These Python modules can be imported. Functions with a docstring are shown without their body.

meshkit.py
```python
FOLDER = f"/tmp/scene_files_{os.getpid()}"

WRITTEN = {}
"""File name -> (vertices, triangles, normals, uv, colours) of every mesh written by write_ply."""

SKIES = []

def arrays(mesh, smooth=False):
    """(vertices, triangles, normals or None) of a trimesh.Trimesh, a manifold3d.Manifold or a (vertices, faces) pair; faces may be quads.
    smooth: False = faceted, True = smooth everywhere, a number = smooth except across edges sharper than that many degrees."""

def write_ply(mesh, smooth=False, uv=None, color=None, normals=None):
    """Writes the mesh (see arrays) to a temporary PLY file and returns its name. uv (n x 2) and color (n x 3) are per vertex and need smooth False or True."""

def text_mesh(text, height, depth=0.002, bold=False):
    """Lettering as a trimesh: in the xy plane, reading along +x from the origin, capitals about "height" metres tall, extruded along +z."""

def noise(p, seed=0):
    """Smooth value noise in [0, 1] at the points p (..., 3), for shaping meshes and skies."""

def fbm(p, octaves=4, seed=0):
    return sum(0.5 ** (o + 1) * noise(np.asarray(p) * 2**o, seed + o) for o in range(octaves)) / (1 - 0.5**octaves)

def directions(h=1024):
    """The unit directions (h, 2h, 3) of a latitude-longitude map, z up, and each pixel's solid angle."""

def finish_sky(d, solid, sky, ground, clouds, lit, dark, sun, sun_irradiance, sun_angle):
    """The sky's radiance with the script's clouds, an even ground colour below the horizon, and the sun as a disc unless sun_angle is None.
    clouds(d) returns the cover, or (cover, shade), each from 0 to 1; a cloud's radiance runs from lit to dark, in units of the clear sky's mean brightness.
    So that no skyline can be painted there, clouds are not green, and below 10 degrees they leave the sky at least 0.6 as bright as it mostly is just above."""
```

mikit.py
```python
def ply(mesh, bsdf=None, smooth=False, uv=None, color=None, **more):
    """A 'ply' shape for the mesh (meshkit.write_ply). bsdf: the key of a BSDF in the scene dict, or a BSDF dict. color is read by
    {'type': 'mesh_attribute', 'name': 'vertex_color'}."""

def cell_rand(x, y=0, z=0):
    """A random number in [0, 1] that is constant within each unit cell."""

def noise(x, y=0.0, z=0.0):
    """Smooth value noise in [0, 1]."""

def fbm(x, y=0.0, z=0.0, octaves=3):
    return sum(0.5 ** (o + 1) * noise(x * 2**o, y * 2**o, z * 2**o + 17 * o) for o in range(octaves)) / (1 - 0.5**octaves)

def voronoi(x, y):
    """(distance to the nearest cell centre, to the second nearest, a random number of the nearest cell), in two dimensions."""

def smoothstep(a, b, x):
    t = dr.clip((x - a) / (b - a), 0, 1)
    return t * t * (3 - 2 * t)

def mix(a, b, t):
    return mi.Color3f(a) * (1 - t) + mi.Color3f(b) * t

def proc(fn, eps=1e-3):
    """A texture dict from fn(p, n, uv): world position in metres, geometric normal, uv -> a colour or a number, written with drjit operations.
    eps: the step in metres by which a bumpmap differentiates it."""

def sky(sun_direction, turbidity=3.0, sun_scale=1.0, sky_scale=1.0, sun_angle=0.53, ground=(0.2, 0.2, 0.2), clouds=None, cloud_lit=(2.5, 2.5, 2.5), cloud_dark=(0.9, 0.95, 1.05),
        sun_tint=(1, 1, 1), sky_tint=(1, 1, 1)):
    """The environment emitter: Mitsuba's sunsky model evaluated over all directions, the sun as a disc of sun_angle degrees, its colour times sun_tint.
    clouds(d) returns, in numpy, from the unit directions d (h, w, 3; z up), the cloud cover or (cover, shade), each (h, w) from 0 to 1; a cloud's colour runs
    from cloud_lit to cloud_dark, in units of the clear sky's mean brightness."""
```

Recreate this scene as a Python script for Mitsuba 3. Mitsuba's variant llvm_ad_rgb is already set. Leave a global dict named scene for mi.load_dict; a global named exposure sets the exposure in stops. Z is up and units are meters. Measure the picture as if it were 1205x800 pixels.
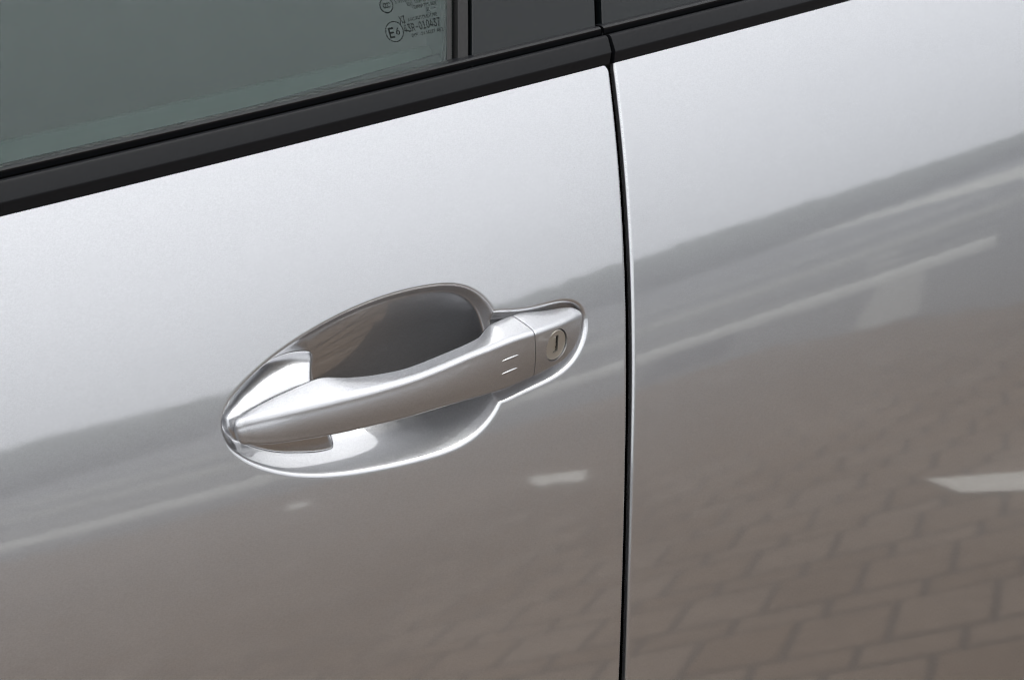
import math
import numpy as np, trimesh, manifold3d, mitsuba as mi, drjit as dr, mikit, meshkit
from scipy.interpolate import PchipInterpolator, RectBivariateSpline
from scipy.ndimage import gaussian_filter
from scipy.spatial import cKDTree
from shapely.geometry import Polygon
import shapely

T = mi.ScalarTransform4f
scene, labels = {}, {}

# ------------------------------------------------------------------ camera, sky, exposure
# x runs along the car towards its rear, y into the car, z up; metres
CAM = np.array([-0.44742627, -0.77790786, 1.39121321])
AHEAD = np.array([0.50944699, 0.74957159, -0.42261826])
UP = np.array([0.27764861, 0.32167488, 0.90522733])
scene['camera'] = {'type': 'thinlens', 'fov': 33.545, 'fov_axis': 'x', 'near_clip': 0.05, 'far_clip': 3000.0,
                   'aperture_radius': 0.0011, 'focus_distance': 0.97,
                   'to_world': T().look_at(origin=CAM.tolist(), target=(CAM + AHEAD).tolist(), up=UP.tolist())}


def overcast(d):
    s = np.clip(d[..., 2], 0, 1)
    n = meshkit.fbm(d * [2.2, 2.2, 5.0] + 7.3, 4)
    return np.ones(s.shape), np.clip(1.0 - 1.6 * s + 0.3 * (n - 0.5), 0, 1)


scene['daylight'] = mikit.sky([0.35, -0.45, 0.82], turbidity=3.0, sun_scale=0.1, sun_angle=25.0, sun_tint=(0.85, 1.0, 1.2), clouds=overcast,
                              cloud_lit=(2.65, 2.68, 2.73), cloud_dark=(1.25, 1.3, 1.37))
exposure = 2.93


# ------------------------------------------------------------------ helpers
def put(key, mesh, bsdf, smooth=35, label=None, category=None, group=None, kind=None, **kw):
    scene[key] = mikit.ply(mesh, bsdf, smooth, **kw)
    tag(key, label, category, group, kind)
    return key


def tag(key, label=None, category=None, group=None, kind=None):
    e = {k: v for k, v in (('label', label), ('category', category), ('group', group), ('kind', kind)) if v}
    if e:
        labels[key] = e


def grid_faces(n, m, wrap=False):
    """quads of an n x m grid of vertices; wrap closes the second direction"""
    i = np.arange(n - 1)[:, None]
    j = np.arange(m if wrap else m - 1)[None, :]
    k = (j + 1) % m
    a, b, c, d = i * m + j, (i + 1) * m + j, (i + 1) * m + k, i * m + k
    return np.stack(np.broadcast_arrays(a, b, c, d), -1).reshape(-1, 4)


def tri(v, q):
    q = np.asarray(q)
    f = np.vstack([q[:, [0, 1, 2]], q[:, [0, 2, 3]]]) if q.shape[1] == 4 else q
    return trimesh.Trimesh(np.asarray(v, float), f, process=False)


# The side of the car: a sheet bowed in plan and in height. (x, s, h): along the car, up along the sheet from the handle, outwards; millimetres.
A0, K, RX, TW, Z0 = math.radians(14.2), math.radians(30.0), 10.0, math.radians(1.5), 0.95
_S = np.linspace(-1, 1, 4001)
_mid = A0 + K * (_S[1:] + _S[:-1]) / 2
_PY = np.concatenate([[0], np.cumsum(np.sin(_mid))]) * (_S[1] - _S[0])
_PZ = np.concatenate([[0], np.cumsum(np.cos(_mid))]) * (_S[1] - _S[0])
_PY, _PZ = _PY - _PY[2000], _PZ - _PZ[2000] + Z0


def side(x, s, h=0.0):
    x, s, h = np.broadcast_arrays(np.asarray(x, float) / 1000, np.asarray(s, float) / 1000, np.asarray(h, float) / 1000)
    al = A0 + K * s
    p = np.stack([x, np.interp(s, _S, _PY) + x * x / (2 * RX) + TW * x * s, np.interp(s, _S, _PZ)], -1)
    n = np.stack([(x / RX + TW * s) * np.cos(al), -np.cos(al), np.sin(al) + TW * x], -1)
    return p + h[..., None] * n / np.linalg.norm(n, axis=-1, keepdims=True)


def strip(profile, xa, xb, n=60, ends=True):
    """a bar along the car: profile [(s, h), ...] swept from xa(s) to xb(s)"""
    pr = np.asarray(profile, float)
    fa, fb = (np.array([f(s) if callable(f) else f for s in pr[:, 0]], float) for f in (xa, xb))
    t = np.linspace(0, 1, n)[:, None]
    v = side(fa * (1 - t) + fb * t, pr[:, 0] + 0 * t, pr[:, 1] + 0 * t).reshape(-1, 3)
    m = len(pr)
    f = grid_faces(n, m, True)
    f = np.vstack([f[:, [0, 1, 2]], f[:, [0, 2, 3]]])
    if ends:
        e = trimesh.creation.triangulate_polygon(Polygon(pr), engine='earcut')
        idx = cKDTree(pr).query(e[0])[1][e[1]]
        f = np.vstack([f, idx, idx[:, ::-1] + (n - 1) * m])
    mesh = trimesh.Trimesh(v, f, process=False)
    mesh.fix_normals()
    return mesh


def panel(xa, xb, s0, s1, h, thick=3.0, ns=30, nx=6, bevel=0.6):
    """a thin curved plate on the side of the car with bevelled edges, from xa(s) to xb(s)"""
    s = np.concatenate([[s0, s0 + bevel * 0.3], np.linspace(s0 + bevel, s1 - bevel, ns), [s1 - bevel * 0.3, s1]])
    hs = np.full(len(s), h); hs[[0, -1]] = h - thick; hs[[1, -2]] = h - bevel * 0.5
    rows = []
    for si, hi in zip(s, hs):
        a, b = xa(si), xb(si)
        x = np.concatenate([[a, a + bevel * 0.3], np.linspace(a + bevel, b - bevel, nx), [b - bevel * 0.3, b]])
        hx = np.full(len(x), hi); hx[[0, -1]] = min(hi, h - thick); hx[[1, -2]] = min(hi, h - bevel * 0.5)
        rows.append(side(x, si, hx))
    v = np.array(rows)
    return tri(v.reshape(-1, 3), grid_faces(v.shape[0], v.shape[1])[:, ::-1])


def line(pts):
    pts = sorted(pts)
    a, b = np.array([p[0] for p in pts], float), np.array([p[1] for p in pts], float)
    f = PchipInterpolator(a, b)
    k0, k1 = (b[1] - b[0]) / (a[1] - a[0]), (b[-1] - b[-2]) / (a[-1] - a[-2])

    def at(s):
        s = np.asarray(s, float)
        return np.where(s < a[0], b[0] + k0 * (s - a[0]), np.where(s > a[-1], b[-1] + k1 * (s - a[-1]), f(np.clip(s, a[0], a[-1]))))
    return at


def box(x0, x1, y0, y1, z0, z1):
    m = trimesh.creation.box((x1 - x0, y1 - y0, z1 - z0))
    m.apply_translation(((x0 + x1) / 2, (y0 + y1) / 2, (z0 + z1) / 2))
    return m


def hull_box(size, r, n=12):
    """a box with rounded edges, centred on the origin"""
    s = manifold3d.Manifold.sphere(r, n)
    h = [max(d / 2 - r, 1e-4) for d in size]
    m = manifold3d.Manifold.batch_hull([s.translate((a * h[0], b * h[1], c * h[2])) for a in (-1, 1) for b in (-1, 1) for c in (-1, 1)])
    q = m.to_mesh()
    return trimesh.Trimesh(q.vert_properties[:, :3], q.tri_verts, process=False)


# ------------------------------------------------------------------ materials
def flake(p, n, uv):
    f = mikit.noise(p.x * 1900, p.y * 1900, p.z * 1900) - 0.5
    g = mikit.noise(p.x * 800 + 9, p.y * 800, p.z * 800) - 0.5
    k = 1 + 0.17 * f + 0.03 * g
    return mi.Color3f(0.50, 0.505, 0.525) * k


def peel(p, n, uv):
    return mikit.noise(p.x * 330, p.y * 330, p.z * 330) + 5.0 * mikit.noise(p.x * 130, p.y * 130, p.z * 130)


def coated(base, sharp):
    return {'type': 'twosided', 'b': {'type': 'blendbsdf', 'weight': sharp, 'base': base,
            'coat': {'type': 'bumpmap', 'tex': mikit.proc(peel, 4e-4), 'scale': 9e-7,
                     'gloss': {'type': 'roughconductor', 'material': 'none', 'alpha': 0.0017, 'distribution': 'ggx'}}}}


scene['mat_paint'] = coated({'type': 'principled', 'base_color': mikit.proc(flake), 'metallic': 0.92, 'roughness': 0.31, 'specular': 0.5}, 0.22)
scene['mat_handle'] = coated({'type': 'principled', 'base_color': mikit.proc(flake), 'metallic': 0.92, 'roughness': 0.39, 'specular': 0.5}, 0.08)


def flat(name, color, rough, spec=0.5, metallic=0.0, coat=0.0):
    scene[name] = {'type': 'twosided', 'b': {'type': 'principled', 'base_color': {'type': 'rgb', 'value': list(color)}, 'roughness': rough,
                                             'specular': spec, 'metallic': metallic, 'clearcoat': coat, 'clearcoat_gloss': 0.95}}


flat('mat_black_trim', (0.007, 0.0075, 0.009), 0.38, 0.2)
flat('mat_seal_gloss', (0.007, 0.0075, 0.009), 0.34, 0.5)
flat('mat_seal', (0.008, 0.008, 0.009), 0.45, 0.3)
flat('mat_channel', (0.016, 0.0155, 0.016), 0.5, 0.35)
flat('mat_gloss_black', (0.006, 0.008, 0.009), 0.12, 0.36)
flat('mat_gap', (0.003, 0.003, 0.003), 0.8, 0.1)
flat('mat_backing', (0.006, 0.006, 0.008), 0.5, 0.2)
flat('mat_print', (0.004, 0.006, 0.006), 0.7, 0.1)
flat('mat_lock', (0.66, 0.64, 0.59), 0.45, 0.5, 1.0)
flat('mat_shutter', (0.66, 0.65, 0.6), 0.4, 0.5, 1.0)
flat('mat_liner', (0.065, 0.07, 0.07), 0.8)
flat('mat_seat', (0.045, 0.048, 0.048), 0.9, 0.2)
flat('mat_card', (0.02, 0.02, 0.02), 0.6)
flat('mat_card_top', (0.05, 0.05, 0.05), 0.7)
scene['mat_glass'] = {'type': 'thindielectric', 'int_ior': 1.42, 'specular_transmittance': {'type': 'rgb', 'value': [0.56, 0.72, 0.68]},
                      'specular_reflectance': {'type': 'rgb', 'value': [0.9, 1.0, 0.98]}}

# ------------------------------------------------------------------ the setting: paving, road, far trees (seen mirrored in the paint)
rng = np.random.default_rng(5)


def asphalt(p, n, uv):
    a = mikit.fbm(p.x * 0.35, p.y * 0.35, 0.0, 3)
    g = mikit.noise(p.x * 60, p.y * 60, p.z)
    return mi.Color3f(0.108, 0.110, 0.113) * (0.72 + 0.36 * a + 0.2 * g)


scene['mat_asphalt'] = {'type': 'diffuse', 'reflectance': mikit.proc(asphalt)}


CR, SR = math.cos(math.radians(38)), math.sin(math.radians(38))   # the courses run at this angle to the car


def bricks(p, n, uv):
    u, v = p.x * CR - p.y * SR, p.x * SR + p.y * CR
    pair = dr.floor(u / 0.3)
    narrow = dr.select(u - 0.3 * pair > 0.2, 1.0, 0.0)
    r = mikit.cell_rand(pair * 2 + narrow, dr.floor((v - 0.1 * (pair - 2 * dr.floor(pair / 2)) - 0.05 * narrow) / 0.2))
    g = mikit.fbm(p.x * 22, p.y * 22, 0.0, 3)
    w = mikit.fbm(p.x * 1.1, p.y * 1.1, 3.0, 2)
    c = mikit.mix([0.31, 0.221, 0.155], [0.275, 0.215, 0.169], r)
    return c * (0.20 + 0.15 * r + 0.14 * g + 0.12 * w)


scene['mat_brick'] = {'type': 'diffuse', 'reflectance': mikit.proc(bricks)}
scene['mat_joint'] = {'type': 'diffuse', 'reflectance': {'type': 'rgb', 'value': [0.03, 0.027, 0.025]}}
scene['mat_mark'] = {'type': 'diffuse', 'reflectance': {'type': 'rgb', 'value': [0.46, 0.45, 0.42]}}
scene['mat_worn_mark'] = {'type': 'diffuse', 'reflectance': {'type': 'rgb', 'value': [0.21, 0.21, 0.20]}}
scene['mat_concrete'] = {'type': 'diffuse', 'reflectance': {'type': 'rgb', 'value': [0.36, 0.36, 0.33]}}
scene['mat_pale_kerb'] = {'type': 'diffuse', 'reflectance': {'type': 'rgb', 'value': [0.62, 0.62, 0.58]}}
scene['mat_patch'] = {'type': 'diffuse', 'reflectance': {'type': 'rgb', 'value': [0.06, 0.062, 0.07]}}
scene['mat_leaf'] = {'type': 'diffuse', 'reflectance': {'type': 'rgb', 'value': [0.055, 0.065, 0.05]}}


def sheet(poly, z, bsdf, key, **kw):
    v, f = trimesh.creation.triangulate_polygon(Polygon(poly), engine='earcut')
    m = trimesh.Trimesh(np.c_[v, np.full(len(v), z)], f, process=False)
    if len(f) and m.face_normals[0, 2] < 0:
        m.invert()
    put(key, m, bsdf, False, **kw)


sheet([(-1500, -1500), (1500, -1500), (1500, 1500), (-1500, 1500)], -0.02, 'mat_asphalt', 'ground', kind='structure')
PAVE = Polygon([(-6, 3.5), (4.0, 3.5), (4.3, 0), (4.5, -2.6), (5.2, -4.4), (5.35, -5.7), (4.85, -6.5), (3.6, -8.0), (2.45, -10.0), (1.8, -11.8), (1.2, -14.5), (-6, -14.5)])
sheet(list(PAVE.exterior.coords)[:-1], -0.008, 'mat_joint', 'pavement', kind='structure')
verts, faces, j = [], [], 0
T0 = np.array([[0, 1, 2], [0, 2, 3], [0, 4, 5], [0, 5, 1], [1, 5, 6], [1, 6, 2], [2, 6, 7], [2, 7, 3], [3, 7, 4], [3, 4, 0]])
shapely.prepare(PAVE)
for i in range(-44, 110):
    pair, narrow = i // 2, i % 2
    u = pair * 0.3 + 0.2 * narrow
    wide = 0.1 if narrow else 0.2
    for v in np.arange(-80, 40) * 0.2 + 0.1 * (pair % 2) + 0.05 * narrow:
        um, vm = u + wide / 2, v + 0.1
        if not shapely.contains_xy(PAVE, um * CR + vm * SR, -um * SR + vm * CR):
            continue
        a, b, c, d = u + 0.005, u + wide - 0.005, v + 0.005, v + 0.195
        e, z = 0.007, rng.normal(0, 0.0012)
        tx, ty = rng.normal(0, 0.006, 2)
        q = np.array([(a + e, c + e), (b - e, c + e), (b - e, d - e), (a + e, d - e), (a, c), (b, c), (b, d), (a, d)])
        zt = np.r_[z + (q[:4, 0] - um) * tx + (q[:4, 1] - vm) * ty, np.full(4, -0.012)]
        verts.append(np.c_[q[:, 0] * CR + q[:, 1] * SR, -q[:, 0] * SR + q[:, 1] * CR, zt])
        faces.append(T0 + j); j += 8
put('pavement__paving_brick', trimesh.Trimesh(np.vstack(verts), np.vstack(faces), process=False), 'mat_brick', False, kind='stuff')


def stroke(pts, w, z, bsdf, key):
    pts = np.asarray(pts, float)
    t = np.gradient(pts, axis=0)
    t /= np.linalg.norm(t, axis=1, keepdims=True)
    n = np.c_[-t[:, 1], t[:, 0]] * w / 2
    sheet(np.vstack([pts + n, (pts - n)[::-1]]), z, bsdf, key)


# bay dashes on the bricks
for k, q in enumerate([[(2.10, -1.53), (2.12, -0.72), (1.97, -0.60), (1.98, -1.31)], [(2.62, -4.34), (2.63, -3.87), (2.45, -3.62), (2.45, -3.99)], [(2.66, -7.31), (2.77, -7.22), (2.67, -6.86), (2.56, -6.91)]]):
    sheet(q, 0.006, 'mat_mark', 'pavement__bay_dash' + ('_%03d' % k if k else ''))
# road lines beyond the bricks
EDGE = [(1.6, -17.0), (2.5, -13.4), (3.6, -11.0), (5.2, -9.9), (6.7, -8.8), (7.6, -8.0), (8.35, -6.7), (8.6, -6.2)]


def kerb(pts, w, z, bsdf, key):
    pts = np.asarray(pts, float)
    t = np.gradient(pts, axis=0)
    t /= np.linalg.norm(t, axis=1, keepdims=True)
    n = np.c_[-t[:, 1], t[:, 0]]
    prof = [(-w / 2, -0.05), (-w / 2, z - 0.02), (-w / 2 + 0.02, z), (w / 2 - 0.02, z), (w / 2, z - 0.02), (w / 2, -0.05)]
    v = np.array([[(*(p + m * a), b) for a, b in prof] for p, m in zip(pts, n)]).reshape(-1, 3)
    put(key, tri(v, grid_faces(len(pts), len(prof))), bsdf, False)


kerb(EDGE, 0.14, 0.09, 'mat_pale_kerb', 'ground__kerb')
stroke([(5.3, -4.6), (8.2, -7.0)], 0.42, -0.016, 'mat_worn_mark', 'ground__cross_line')
stroke([(10.3, -9.1), (12.4, -11.0)], 0.42, -0.016, 'mat_worn_mark', 'ground__cross_line_001')
kerb([(4.2, -25.0), (5.5, -16.2), (8.2, -15.4), (10.9, -14.0), (12.3, -12.6), (14.1, -10.3), (17.5, -6.0)], 0.25, 0.11, 'mat_concrete', 'ground__kerb_001')
kerb([(7.0, -46.0), (7.1, -26.4), (9.4, -22.0)], 0.3, 0.15, 'mat_concrete', 'ground__kerb_002')
stroke([(27.0, -16.0), (42.0, -33.0), (62.0, -58.0), (78.0, -80.0), (98.0, -110.0)], 5.0, -0.012, 'mat_concrete', 'ground__path')
sheet([(7.05, -9.0), (7.4, -8.3), (5.75, -6.6), (5.2, -6.9)], -0.015, 'mat_patch', 'ground__asphalt_patch')
stroke([(9.2, -12.6), (11.0, -10.9), (12.6, -8.8)], 0.35, -0.014, 'mat_worn_mark', 'ground__lane_line')
stroke([(13.5, -19.0), (18.0, -14.5), (21.0, -10.0)], 0.9, -0.014, 'mat_worn_mark', 'ground__lane_line_001')
stroke([(3.0, -19.5), (4.2, -15.2), (5.6, -12.6)], 0.45, -0.014, 'mat_worn_mark', 'ground__lane_line_002')
for k, (o, w, mat) in enumerate([(1.3, 0.25, 'mat_worn_mark'), (2.6, 0.5, 'mat_patch'), (5.5, 0.6, 'mat_patch'), (8.0, 0.5, 'mat_worn_mark'), (12.0, 1.5, 'mat_patch'), (17.0, 1.0, 'mat_concrete')]):
    p = np.array([(3.0 - o * 0.2, -19.0 - o), (5.4, -12.6), (7.2, -10.6), (9.2, -8.2), (10.4, -6.0)]) * [1, 1]
    stroke(p + np.array([0.75, -0.66]) * o, w, -0.0145 + 0.0002 * k, mat, 'ground__road_seam' + ('_%03d' % k if k else ''))
blobs = []
ico = trimesh.creation.icosphere(2)
for k in range(700):
    az = math.radians(rng.uniform(-100, 112))
    R = 118 + rng.uniform(-10, 10)
    h = np.interp(math.degrees(az), [5, 11, 20, 37, 46, 55, 70], [6.6, 6.2, 4.5, 5.0, 4.0, 2.7, 3.0]) * rng.uniform(0.94, 1.01) * R / 118
    v = ico.vertices * (1 + 0.25 * (meshkit.fbm(ico.vertices * 2.2 + k * 3.1, 3)[:, None] - 0.5))
    v = v * [rng.uniform(3.0, 5.0), rng.uniform(3.0, 5.0), h * 0.52] + [R * math.sin(az), -R * math.cos(az), h * 0.47]
    blobs.append(trimesh.Trimesh(v, ico.faces, process=False))
put('far_trees', trimesh.util.concatenate(blobs), 'mat_leaf', 30, 'dark band of far trees along the horizon, mirrored in the paint', 'trees', kind='stuff')

# ------------------------------------------------------------------ the car
tag('car', 'metallic silver car with black window trim, seen close at its front door handle', 'car')

GAP_L = line([(147.7, 195.6), (120.7, 192.2), (83.6, 186.8), (30.4, 177.8), (-33.7, 165.3), (-110, 149.4), (-189.2, 134.2), (-248.4, 123.9)])
GAP_R = line([(148.4, 199.6), (119.9, 196.2), (82.6, 191.0), (29.3, 182.2), (-35.2, 169.8), (-111.7, 153.8), (-191.2, 138.7), (-250.6, 128.8)])

# --- the recess in the front door: outlines on the sheet (x, s) in millimetres
BOWL = np.array([(-112.1, 10.8), (-109.9, 15.6), (-105.6, 20.2), (-96.4, 25.8), (-75.5, 35.4), (-51.9, 43.1), (-28.5, 48.0), (-5.2, 50.2), (17.9, 49.4), (29.6, 48.6), (46.8, 45.2), (58.0, 40.5), (66.2, 33.5), (70.3, 27.0), (72.4, 20.0), (74.4, 9.8), (75.0, -3.9), (73.3, -17.0), (69.9, -26.9), (64.7, -33.0), (61.2, -37.3), (52.3, -43.3), (41.4, -47.4), (25.0, -49.1), (6.7, -49.0), (-16.6, -47.1), (-27.8, -44.9), (-49.6, -40.0), (-70.4, -33.7), (-85.3, -27.2), (-96.6, -20.3), (-106.1, -11.6), (-110.6, -4.1), (-112.6, 4.5)])
CAPREC = np.array([(69.2, 22.5), (84.4, 19.8), (109.6, 16.5), (128.8, 13.3), (136.0, 9.7), (139.3, 3.2), (138.3, -4.3), (133.5, -13.5), (126.3, -21.5), (117.1, -26.5), (105.8, -29.7), (85.8, -30.8), (72.7, -31.6), (64.8, -32.4), (51.6, -26.6), (40.5, -7.0), (50.9, 11.2)])
PAD_TOP = np.array([(-107.6, 11.0), (-104.6, 14.0), (-100.1, 17.5), (-90.7, 23.7), (-72.7, 31.2), (-58.0, 34.4), (-48.0, 33.4), (-40.5, 29.5)])
PAD_BOT = np.array([(-108.2, 4.5), (-106.6, -1.5), (-103.0, -8.0), (-96.2, -16.9), (-84.6, -24.9), (-67.0, -31.8), (-45.5, -36.4), (-41.0, -34.2)])
PAD_END = np.array([(-40.5, 29.5), (-45.5, 25.0), (-50.5, 18.7), (-52.0, 0.0), (-46.0, -23.4), (-41.0, -34.2)])


def smooth_curve(p, n, closed):
    from scipy.interpolate import splprep, splev
    q = np.vstack([p, p[:1]]) if closed else p
    tck, _ = splprep(q.T, s=0.15 * len(q), per=closed, k=3)
    return np.array(splev(np.linspace(0, 1, n), tck)).T


GX, GS = np.arange(-126, 152, 0.4), np.arange(-64, 66, 0.4)
PX, PS = np.meshgrid(GX, GS, indexing='ij')
FL = np.c_[PX.ravel(), PS.ravel()]


def inside(poly):
    p = Polygon(poly); shapely.prepare(p)
    return shapely.contains_xy(p, FL[:, 0], FL[:, 1])


def cones(curve, slope):
    """the lowest of the cones that stand on the samples of a closed outline, inside it"""
    m = inside(curve)
    out = np.zeros(len(FL))
    q = FL[m]
    best = np.full(len(q), 1e9)
    for (x, s), k in zip(curve, slope):
        best = np.minimum(best, k * np.hypot(q[:, 0] - x, q[:, 1] - s))
    out[m] = best
    return out.reshape(PX.shape)


bowl = smooth_curve(BOWL, 700, True)
t = np.roll(bowl, -1, 0) - np.roll(bowl, 1, 0)
t /= np.linalg.norm(t, axis=1, keepdims=True)
up = t[:, 0]                                   # the outline runs clockwise: +1 along its top, -1 along its bottom
slope = np.interp(up, [-1, -0.6, 0, 0.5, 1], [0.92, 1.0, 4.0, 6.0, 6.0])
db = cones(bowl, slope)
floor = 24.5 - (PS - 1.0) ** 2 / np.interp(PX, [-45, 10], [105.0, 150.0]) - np.where(PX > 4, (PX - 4.0) ** 2 / 430.0, -np.minimum(4.0 - PX, 60) / 15.0)   # the cup's shallow back
floor = np.where(floor < 8, 8 * np.exp((floor - 8) / 8), floor)
db = (np.maximum(db, 1e-6) ** -6.0 + floor ** -6.0) ** (-1 / 6.0)
db = gaussian_filter(db, 0.75 / 0.4)
cap = smooth_curve(CAPREC, 500, True)
dc = np.minimum(cones(cap, np.full(500, 1.1)), 6.0)
dc = gaussian_filter(dc, 0.7 / 0.4)
top, bot = smooth_curve(PAD_TOP, 160, False), smooth_curve(PAD_BOT, 160, False)
end = smooth_curve(PAD_END, 80, False)
pad = np.vstack([top, end[1:-1], bot[::-1]])
pad = np.array(Polygon(pad).buffer(-3.5, 16).buffer(3.5, 16).segmentize(0.5).exterior.coords)[:-1]
left = np.linspace(top[0], bot[0], 30)
d_tb = cKDTree(np.vstack([top, bot, left])).query(FL)[0]
rim = np.vstack([pad, (pad + np.roll(pad, -1, 0)) / 2])
d_all, near = cKDTree(rim).query(FL)
w = np.interp(FL[:, 0], [-108, -100, -90, -70, -40], [4, 14, 22, 31, 36])
arch = lambda d, ww: 0.54 * ww * np.sqrt(np.clip(1 - (1 - np.minimum(d / ww, 1)) ** 2, 0, 1))
elev = arch(d_tb, w)
w_rim = np.interp(rim[:, 0], [-108, -100, -90, -70, -40], [4, 14, 22, 31, 36])
low = (0.54 * w_rim + 5.8 - arch(cKDTree(np.vstack([top, bot, left])).query(rim)[0], w_rim))[near]
ip = inside(pad)
dp = np.where(ip, 0.54 * w + 5.8 - elev, low + 2.0 * d_all).reshape(PX.shape)
dp = gaussian_filter(dp, 1.0 / 0.4)
depth = np.minimum(np.maximum(db, dc), dp)
depth = gaussian_filter(depth, 0.55 / 0.4)
DEPTH = RectBivariateSpline(GX, GS, depth, kx=3, ky=3)


def hollow(x, s):
    d = DEPTH(np.clip(x, GX[0], GX[-1]), np.clip(s, GS[0], GS[-1]), grid=False)
    return np.where((x > GX[0]) & (x < GX[-1]) & (s > GS[0]) & (s < GS[-1]), d, 0.0)


HEM = 2.0                                      # radius of the folded edge at the gap
ph = np.linspace(0, np.pi / 2, 9)[1:]


def skin(edge, far, fine, flip, dent=None, s_top=153.0):
    s = np.concatenate([np.linspace(-600, -75, 60), np.arange(-64, 65, 0.42) if fine else np.linspace(-64, 64, 24), np.linspace(72, 140, 24), np.linspace(142, s_top, 12)])
    e0 = float(edge(0))
    if fine:
        t = np.concatenate([np.linspace(far - e0, -142 - e0, 30), np.arange(-135, 148, 0.42) - e0, np.linspace(150 - e0, -4, 14)])
    else:
        t = np.linspace(far - e0, 4, 60)
    sg = -1 if flip else 1
    hem_x = -HEM + HEM * np.sin(ph)
    t = np.concatenate([t, sg * -HEM * np.array([1.6, 1.3, 1.0]), sg * hem_x, [0.0, 0.0]])
    hh = np.concatenate([np.zeros(len(t) - 2 - len(ph)), -HEM + HEM * np.cos(ph), [-3, -4.5]])
    corner = -3.2 * np.clip((s - 144) / 6, 0, 2) ** 2 * sg if not flip else 0 * s
    x = t[:, None] + np.asarray(edge(s))[None, :] + corner[None, :]
    S2 = np.broadcast_to(s, x.shape)
    h = np.broadcast_to(hh[:, None], x.shape).copy()
    if dent is not None:
        h -= dent(x, S2)
    v = side(x, S2, h).reshape(-1, 3)
    f = grid_faces(len(t), len(s))
    return tri(v, f if not flip else f[:, ::-1])


def outward(m):
    n = m.face_normals[:, 1] * m.area_faces
    if n.sum() > 0:
        m.invert()
    return m


put('car__front_door', outward(skin(GAP_L, -1100, True, False, hollow)), 'mat_paint', True)
put('car__rear_door', outward(skin(GAP_R, 1300, False, True)), 'mat_paint', True)
put('car__door_seal', strip([(-600, -4.6), (151, -4.6), (153, -13), (240, -13), (240, -16), (-600, -16)], lambda s: GAP_L(s) - 30, lambda s: GAP_R(s) + 30, 4), 'mat_gap', False)

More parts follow.
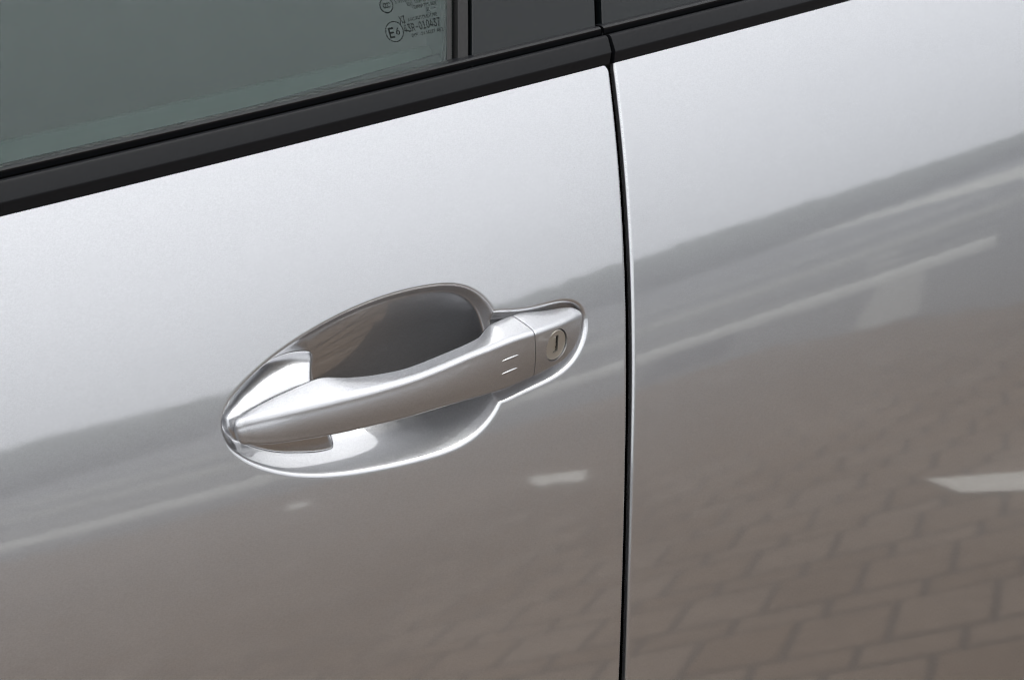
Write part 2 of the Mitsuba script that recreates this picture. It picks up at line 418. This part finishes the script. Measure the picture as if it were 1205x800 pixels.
# --- belt trims
TRIM = [(149.3, -4), (149.3, 0.6), (149.8, 1.3), (154.6, 3.5), (155.6, 4.1), (156.6, 4.3), (165.2, 3.7), (166.6, 3.3), (167.4, 2.3), (167.7, 0.0), (167.7, -6)]
SEAL = [(168.6, -6), (168.6, -1.0), (169.8, 0.2), (170.8, 1.7), (171.8, 2.4), (172.8, 2.3), (173.6, 1.4), (174.6, -1.5), (175.4, -6), (175.4, -9)]
TG_L = line([(149, 195.4), (153.3, 195.7), (160.5, 197.4), (167.8, 196.2), (173.2, 193.4), (176, 192.6)])
TG_R = line([(149, 199.3), (152.6, 199.3), (160, 200.3), (167.2, 199.0), (172.8, 195.8), (176, 194.8)])
put('car__front_door__belt_trim', strip(TRIM, -1100, TG_L, 90), 'mat_black_trim', 25)
put('car__front_door__window_seal', strip(SEAL, -1100, TG_L, 90), 'mat_seal_gloss', 25)
put('car__rear_door__belt_trim', strip(TRIM, TG_R, 1300, 90), 'mat_black_trim', 25)
put('car__rear_door__window_seal', strip(SEAL, TG_R, 1300, 90), 'mat_seal_gloss', 25)

for d, a, b in (('front', -1100, lambda s: TG_L(s) - 1.0), ('rear', lambda s: TG_R(s) + 1.0, 1300)):
    put('car__%s_door__trim_base' % d, strip([(158, -2.5), (174.2, -5.0), (174.2, -6.5), (158, -7)], a, b, 60), 'mat_gap', False)
# --- window, channel and pillar covers above the trims
TOP = 560.0
LEAN = lambda s: 83.5 + 0.295 * (s - 177.0)
off = lambda d: (lambda s: LEAN(s) + d)


def pane(xa, xb, h, n=60, m=40):
    s = np.linspace(166, TOP - 2, m)
    v = np.array([side(np.linspace(xa(q), xb(q), n), q, h) for q in s])
    return outward(tri(v.reshape(-1, 3), grid_faces(m, n)))


put('car__front_door__window_pane', pane(lambda s: -1100.0, off(0.5), -7.0), 'mat_glass', True)
put('car__front_door__pane_border', panel(off(0.6), off(4.2), 168, TOP, -6.6, 3, 40, 3, 0.3), 'mat_card', 30)
put('car__front_door__window_channel', panel(off(6.2), off(14.2), 168, TOP, -3.0, 6, 40, 4, 0.8), 'mat_channel', 30)
put('car__front_door__pillar_cover', panel(off(15.8), lambda s: GAP_L(148) - 2.6 + 0.25 * (s - 170), 168, TOP, -2.0, 6, 40, 10, 0.9), 'mat_gloss_black', 30)
put('car__rear_door__pillar_cover', panel(lambda s: GAP_R(148) - 1.6 + 0.25 * (s - 170), lambda s: 372.0 + 0.12 * (s - 170), 168, TOP, -2.0, 6, 40, 10, 0.9), 'mat_gloss_black', 30)
put('car__rear_door__window_pane', pane(lambda s: 374.0 + 0.12 * (s - 170), lambda s: 1300.0, -7.0), 'mat_glass', True)
put('car__pillar', strip([(160, -12), (TOP, -12), (TOP, -30), (160, -30)], lambda s: LEAN(s) + 1.5, lambda s: 376.0 + 0.12 * (s - 170), 4), 'mat_liner', False)

# --- print on the window: lettering laid on the glass
prints = []


def ring(cx, cs, r, w):
    a = np.linspace(0, 2 * np.pi, 49)[:-1]
    v = np.vstack([np.c_[cx + q * np.cos(a), cs + q * np.sin(a)] for q in (r - w / 2, r + w / 2)])
    i = np.arange(48); k = (i + 1) % 48
    f = np.vstack([np.c_[i, i + 48, k + 48], np.c_[i, k + 48, k]])
    prints.append((v, f))


def letters(text, x0, x1, s, height, rise=0.0, bold=True):
    m = meshkit.text_mesh(text, 1.0, 0.01, bold)
    v = m.vertices.copy()
    keep = m.face_normals[:, 2] > 0.5
    a, b = v[:, 0].min(), v[:, 0].max()
    x = x0 + (v[:, 0] - a) / (b - a) * (x1 - x0)
    prints.append((np.c_[x, s + v[:, 1] * height + rise * (x - x0)], m.faces[keep]))


ring(53.4, 198.4, 5.9, 0.55)
letters('E', 49.5, 53.0, 195.2, 5.8)
letters('6', 54.3, 56.9, 196.2, 4.1)
letters('XI', 58.3, 62.3, 202.0, 4.4)
letters('AGC AUTOMOTIVE', 64.0, 84.8, 202.3, 2.0)
letters('43R-010437', 60.0, 85.6, 196.4, 4.6)
letters('DOT-24 M267 AS2', 64.2, 86.2, 192.9, 2.0)
ring(52.5, 214.2, 4.3, 0.65)
letters('C', 50.0, 52.4, 212.8, 2.8)
letters('C', 51.4, 53.8, 212.8, 2.8)
letters('C', 52.8, 55.2, 212.8, 2.8)
letters('E 000213', 58.6, 70.0, 214.2, 2.2)
letters('20C', 66.0, 70.0, 211.3, 2.0)
letters('DISP AP 200', 72.0, 84.8, 212.0, 2.2)
letters('TRANSP 70% MIN', 69.0, 86.0, 208.8, 2.1)
letters('II', 78.4, 80.2, 206.1, 2.0)
letters('.....', 81.4, 85.0, 206.9, 2.0)
letters('..', 79.4, 81.0, 204.9, 2.0)
vv, ff, c = [], [], 0
for v, f in prints:
    vv.append(v); ff.append(f + c); c += len(v)
vv = np.vstack(vv)
put('car__front_door__window_print', trimesh.Trimesh(side(vv[:, 0], vv[:, 1], -6.85), np.vstack(ff), process=False), 'mat_print', False,
    label='dark approval marks and lettering in the corner of the glass')

# --- the handle: four rails (x, s, h) with rounded corners between them
RT = np.array([(-107, 11, 1), (-102.8, 12.1, 2), (-92.4, 14.9, 2.5), (-70.9, 18.3, 4), (-53.7, 20.0, 5.5), (-35.4, 15.3, 8), (-20.2, 12.4, 10), (1.8, 10.2, 11), (26.0, 11.1, 10.5), (52.2, 12.6, 8), (67.6, 16.9, 2), (85.6, 17.2, -1), (112.8, 12.8, -2), (128.7, 10.4, -1), (133.4, 7.6, 0), (135.0, 6.0, 0.2)])
RB = np.array([(-107, 10.0, 4), (-103.6, 10.2, 6.0), (-87.0, 9.8, 11), (-68.5, 8.8, 16), (-48.9, 8.0, 20), (-28.6, 7.3, 23), (-7.3, 7.0, 25), (15.6, 7.8, 26), (39.8, 9.2, 26), (65.4, 9.4, 24.5), (84.8, 8.2, 22), (109.4, 6.6, 15), (127.1, 5.6, 7), (133.0, 4.2, 3.5), (135.0, 3.6, 2.4)])
RC = np.array([(-107, 0.5, 3), (-105.4, -2.2, 4.0), (-102.0, -5.6, 6.0), (-90.7, -9.1, 9.4), (-72.2, -11.9, 13.5), (-52.7, -14.1, 17), (-32.0, -15.7, 19.5), (-10.5, -17.3, 21), (12.3, -18.4, 21.5), (24.4, -19.2, 21), (49.4, -21.2, 19), (63.2, -22.1, 17), (86.9, -22.5, 12), (109.0, -21.6, 7), (121.1, -17.7, 4.5), (129.0, -11.2, 3), (132.9, -4.0, 2.5), (135.0, -0.5, 2.0)])
RC[:, 2] -= 1.7 * np.clip((RC[:, 2] - 3) / 10, 0, 1)
DH = line([(-107, -1.5), (-90, -1.5), (-70, 1.5), (-50, 4), (-30, 6.5), (0, 8.5), (40, 7.5), (56, 3), (66, -3), (85, -4), (135, -3)])


def rail(r):
    return lambda x, f=PchipInterpolator(r[:, 0], r[:, 1]), g=PchipInterpolator(r[:, 0], r[:, 2]): np.array([f(x), g(x)])


rT, rB, rC = rail(RT), rail(RB), rail(RC)


def section(x, shrink=0.0):
    Tp, B, C = rT(x), rB(x), rC(x)
    D = np.array([C[0] + 0.2 * (Tp[0] - C[0]), min(DH(x), C[1] - 0.5)])
    P = np.array([Tp, B, C, D])
    rad = [1.5, 3.4, 3.4, 4.0]
    n, out = 12, []
    for i in range(4):
        a, p, b = P[i - 1], P[i], P[(i + 1) % 4]
        la, lb = np.linalg.norm(a - p), np.linalg.norm(b - p)
        ra, rb = min(rad[i] * 1.25, 0.42 * la), min(rad[i] * 1.25, 0.42 * lb)
        q0, q1 = p + (a - p) * ra / max(la, 1e-9), p + (b - p) * rb / max(lb, 1e-9)
        u = np.linspace(0, 1, n)[:, None]
        out.append((1 - u) ** 2 * q0 + 2 * u * (1 - u) * p + u ** 2 * q1)
    res = []
    bulge = [0.3, 0.95, 0.2, 0.0]
    for i in range(4):
        res.append(out[i])
        e0, e1 = out[i][-1], out[(i + 1) % 4][0]
        u = np.linspace(0, 1, 12)[1:-1, None]
        d = e1 - e0
        nn = np.array([-d[1], d[0]]) / max(np.linalg.norm(d), 1e-9)
        cen = P.mean(0)
        if np.dot((e0 + e1) / 2 - cen, nn) < 0:
            nn = -nn
        k = bulge[i] * min(1, np.linalg.norm(d) / 18)
        res.append(e0 + d * u + nn * k * 4 * u * (1 - u))
    r = np.vstack(res)
    if shrink:
        cc = (r.max(0) + r.min(0)) / 2
        hw = (r.max(0) - r.min(0)) / 2
        r = cc + (r - cc) * np.maximum(1 - shrink / hw, 0.05)
    return r


def loft(stations):
    """closed body from [(x, section), ...]"""
    m = len(stations[0][1])
    v = np.vstack([np.c_[np.full(m, x), s] for x, s in stations])
    n = len(stations)
    f = grid_faces(n, m, True)
    f = np.vstack([f[:, [0, 1, 2]], f[:, [0, 2, 3]]])
    for k, flip in ((0, False), (n - 1, True)):
        cpt = np.r_[stations[k][0], stations[k][1].mean(0)]
        v = np.vstack([v, cpt])
        i = np.arange(m)
        t3 = np.c_[i + k * m, (i + 1) % m + k * m, np.full(m, len(v) - 1)]
        f = np.vstack([f, t3[:, ::-1] if flip else t3])
    mesh = trimesh.Trimesh(side(v[:, 0], v[:, 1], v[:, 2]), f, process=False)
    mesh.fix_normals()
    return mesh


SEAM = 85.6
st = []
for a in np.linspace(np.pi / 2 * 0.97, 0, 12)[:-1]:
    base = section(-102.0)
    cc = np.array([5.0, 2.5])
    st.append((-102.0 - 5.4 * math.sin(a), cc + (base - cc) * math.cos(a) ** 0.55))
for x in np.concatenate([np.linspace(-102, -90, 12), np.linspace(-88, SEAM - 1.2, 90)]):
    st.append((x, section(x)))
st += [(SEAM - 0.55, section(SEAM - 0.55, 0.06)), (SEAM - 0.25, section(SEAM - 0.3, 0.3)), (SEAM - 0.2, section(SEAM - 0.3, 1.2))]
put('car__door_handle', loft(st), 'mat_handle', 40)
bk = []
for x in np.linspace(-94, 70, 60):
    r = section(x)
    q0, q1 = rT(x), np.array([rC(x)[0] + 2.0, 0])
    lo = r[r[:, 0] > q1[0] + 0.1]
    hb = lambda sv: np.interp(sv, *np.array(sorted(map(tuple, np.vstack([r[68:88], r[:2]])))).T)
    sv = np.linspace(0.86 * rC(x)[0] + 0.14 * rT(x)[0], rT(x)[0] - 0.8, 14)
    hv = np.array([hb(a) for a in sv])
    k = 1.0 - np.abs(np.linspace(-1, 1, 14)) ** 4
    bk.append((x, np.vstack([np.c_[sv, hv - 0.25 - 0.5 * k], np.c_[sv, hv + 0.6][::-1]])))
put('car__door_handle__backing', loft(bk), 'mat_backing', 40)
st = [(SEAM + 0.2, section(SEAM + 0.3, 1.2)), (SEAM + 0.25, section(SEAM + 0.3, 0.3)), (SEAM + 0.55, section(SEAM + 0.55, 0.06))]
for x in np.linspace(SEAM + 1.2, 134.6, 60):
    st.append((x, section(x)))
st += [(134.9, section(134.8, 0.4)), (135.0, section(134.8, 0.9))]
capm = loft(st)

# lock barrel in the end cap
LX, LS = 105.2, -7.0
fs, fx = section(LX), section(LX + 6)


def face_at(x, s):
    r = section(x)[20:46]
    o = np.argsort(r[:, 0])
    return np.interp(s, r[o, 0], r[o, 1])


p0 = side(LX, LS, face_at(LX, LS))
e1 = side(LX + 6, LS, face_at(LX + 6, LS)) - side(LX - 6, LS, face_at(LX - 6, LS))
e2 = side(LX, LS + 6, face_at(LX, LS + 6)) - side(LX, LS - 6, face_at(LX, LS - 6))
e1 /= np.linalg.norm(e1)
nz = np.cross(e1, e2); nz /= np.linalg.norm(nz)
if nz[1] > 0:
    nz = -nz
e2 = np.cross(nz, e1)
FRAME = np.eye(4); FRAME[:3, 0], FRAME[:3, 1], FRAME[:3, 2], FRAME[:3, 3] = e1, e2, nz, p0


def place(m, *mv):
    m = m.copy(); m.apply_scale(0.001); m.apply_translation(np.array(mv or (0, 0, 0)) / 1000); m.apply_transform(FRAME)
    return m


def to_man(m):
    return manifold3d.Manifold(manifold3d.Mesh(np.asarray(m.vertices, np.float32), np.asarray(m.faces, np.uint32)))


def from_man(m):
    q = m.to_mesh()
    return trimesh.Trimesh(q.vert_properties[:, :3], q.tri_verts, process=False)


def revolve(profile, n=64):
    return trimesh.creation.revolve(np.array(profile, float), sections=n)


merged = capm.copy(); merged.merge_vertices()
hole = place(revolve([(0, -7), (10.5, -7), (10.5, -0.2), (11.0, 0.5), (16, 5), (0, 5)]))
try:
    cut = to_man(merged) - to_man(hole)
    capm = from_man(cut) if cut.num_tri() > 500 else capm
except Exception as ex:
    print('cap boolean failed', ex)
put('car__door_handle__end_cap', capm, 'mat_handle', 30)
barrel = revolve([(0, -7), (9.8, -7), (9.8, -1.6), (9.45, -1.1), (9.0, -1.05), (8.7, -1.2), (0, -1.2)])
slot = trimesh.creation.box((4.6, 11.0, 7.0)); slot.apply_translation((-0.1, 0.6, 0))
barrel = from_man(to_man(barrel) - to_man(slot))
put('car__door_handle__lock_cylinder', place(barrel), 'mat_lock', 30, label='dull grey metal key cylinder with a slot')
sh = hull_box((2.7, 9.6, 1.0), 0.25); sh.apply_translation((-0.85, 0.7, -2.1))
put('car__door_handle__keyhole', place(hull_box((4.55, 10.95, 1.6), 0.1).apply_translation((-0.1, 0.6, -3.3))), 'mat_gap', False)
put('car__door_handle__keyhole_shutter', place(sh), 'mat_shutter', 30)
put('car__door_handle__lock_well', place(revolve([(0, -7.6), (10.6, -7.6), (10.6, -7.1), (0, -7.1)])), 'mat_gap', False)
# two raised ribs near the seam
for k, (xa, xb, s0) in enumerate([(58.0, 71.5, -2.0), (57.5, 70.5, -10.0)]):
    m = trimesh.creation.icosphere(3)
    v = m.vertices * [(xb - xa) / 2, 0.75, 0.75]
    x = (xa + xb) / 2 + v[:, 0]
    s = s0 + v[:, 1]
    hx = np.array([face_at(a, s0) for a in np.linspace(xa, xb, 9)])
    h = np.interp(x, np.linspace(xa, xb, 9), hx) + v[:, 2] - 0.08 * v[:, 1] * 0
    put('car__door_handle__rib' + ('_%03d' % k if k else ''), trimesh.Trimesh(side(x, s, h), m.faces, process=False), 'mat_handle', True)

put('car__sill', box(-1.9, 2.3, 0.06, 1.5, 0.17, 0.42), 'mat_seal', False)
# --- inside of the car
shell = trimesh.util.concatenate([box(-1.4, 1.5, 1.50, 1.52, 0.4, 1.1), box(-1.42, -1.4, 0.02, 1.52, 0.4, 1.05), box(1.5, 1.52, 0.08, 1.52, 0.4, 1.15), box(-1.4, 1.5, 0.02, 1.5, 0.38, 0.4)])
put('car__interior_lining', shell, 'mat_liner', False)
put('car__door_card', strip([(-500, -30), (150, -14), (169, -14), (181, -25), (186, -29), (188, -36), (187, -62), (150, -80), (-500, -110)], -1100, 1300, 120), 'mat_card_top', 30)
sill = []
for x in np.linspace(-1090, LEAN(170), 120):
    tp = np.interp(x, [-1000, -105, 90], [171.0, 173.0, 181.0])
    sill.append((x, np.array([(158, -9.5), (tp - 1, -9.5), (tp, -11), (tp, -15), (158, -17)])))
put('car__front_door__inner_seal', loft(sill), 'mat_seal', 30)
put('car__roof', strip([(TOP - 8, 0), (TOP + 4, 1), (TOP + 30, -10), (TOP + 120, -160), (TOP + 180, -900), (TOP + 160, -905), (TOP + 100, -170), (TOP + 10, -30), (TOP - 8, -30)], -1400, 1500, 30), 'mat_paint', 40)
seat = hull_box((0.16, 0.5, 0.66), 0.07, 24)
seat.apply_transform(trimesh.transformations.rotation_matrix(0.35, (0, 1, 0)))
seat.apply_translation((-0.36, 0.50, 0.98))
put('car__front_seat', seat, 'mat_seat', 40)
head = hull_box((0.11, 0.27, 0.2), 0.05, 24)
head.apply_transform(trimesh.transformations.rotation_matrix(0.3, (0, 1, 0)))
head.apply_translation((-0.21, 0.50, 1.40))
put('car__front_seat__headrest', head, 'mat_seat', 40)
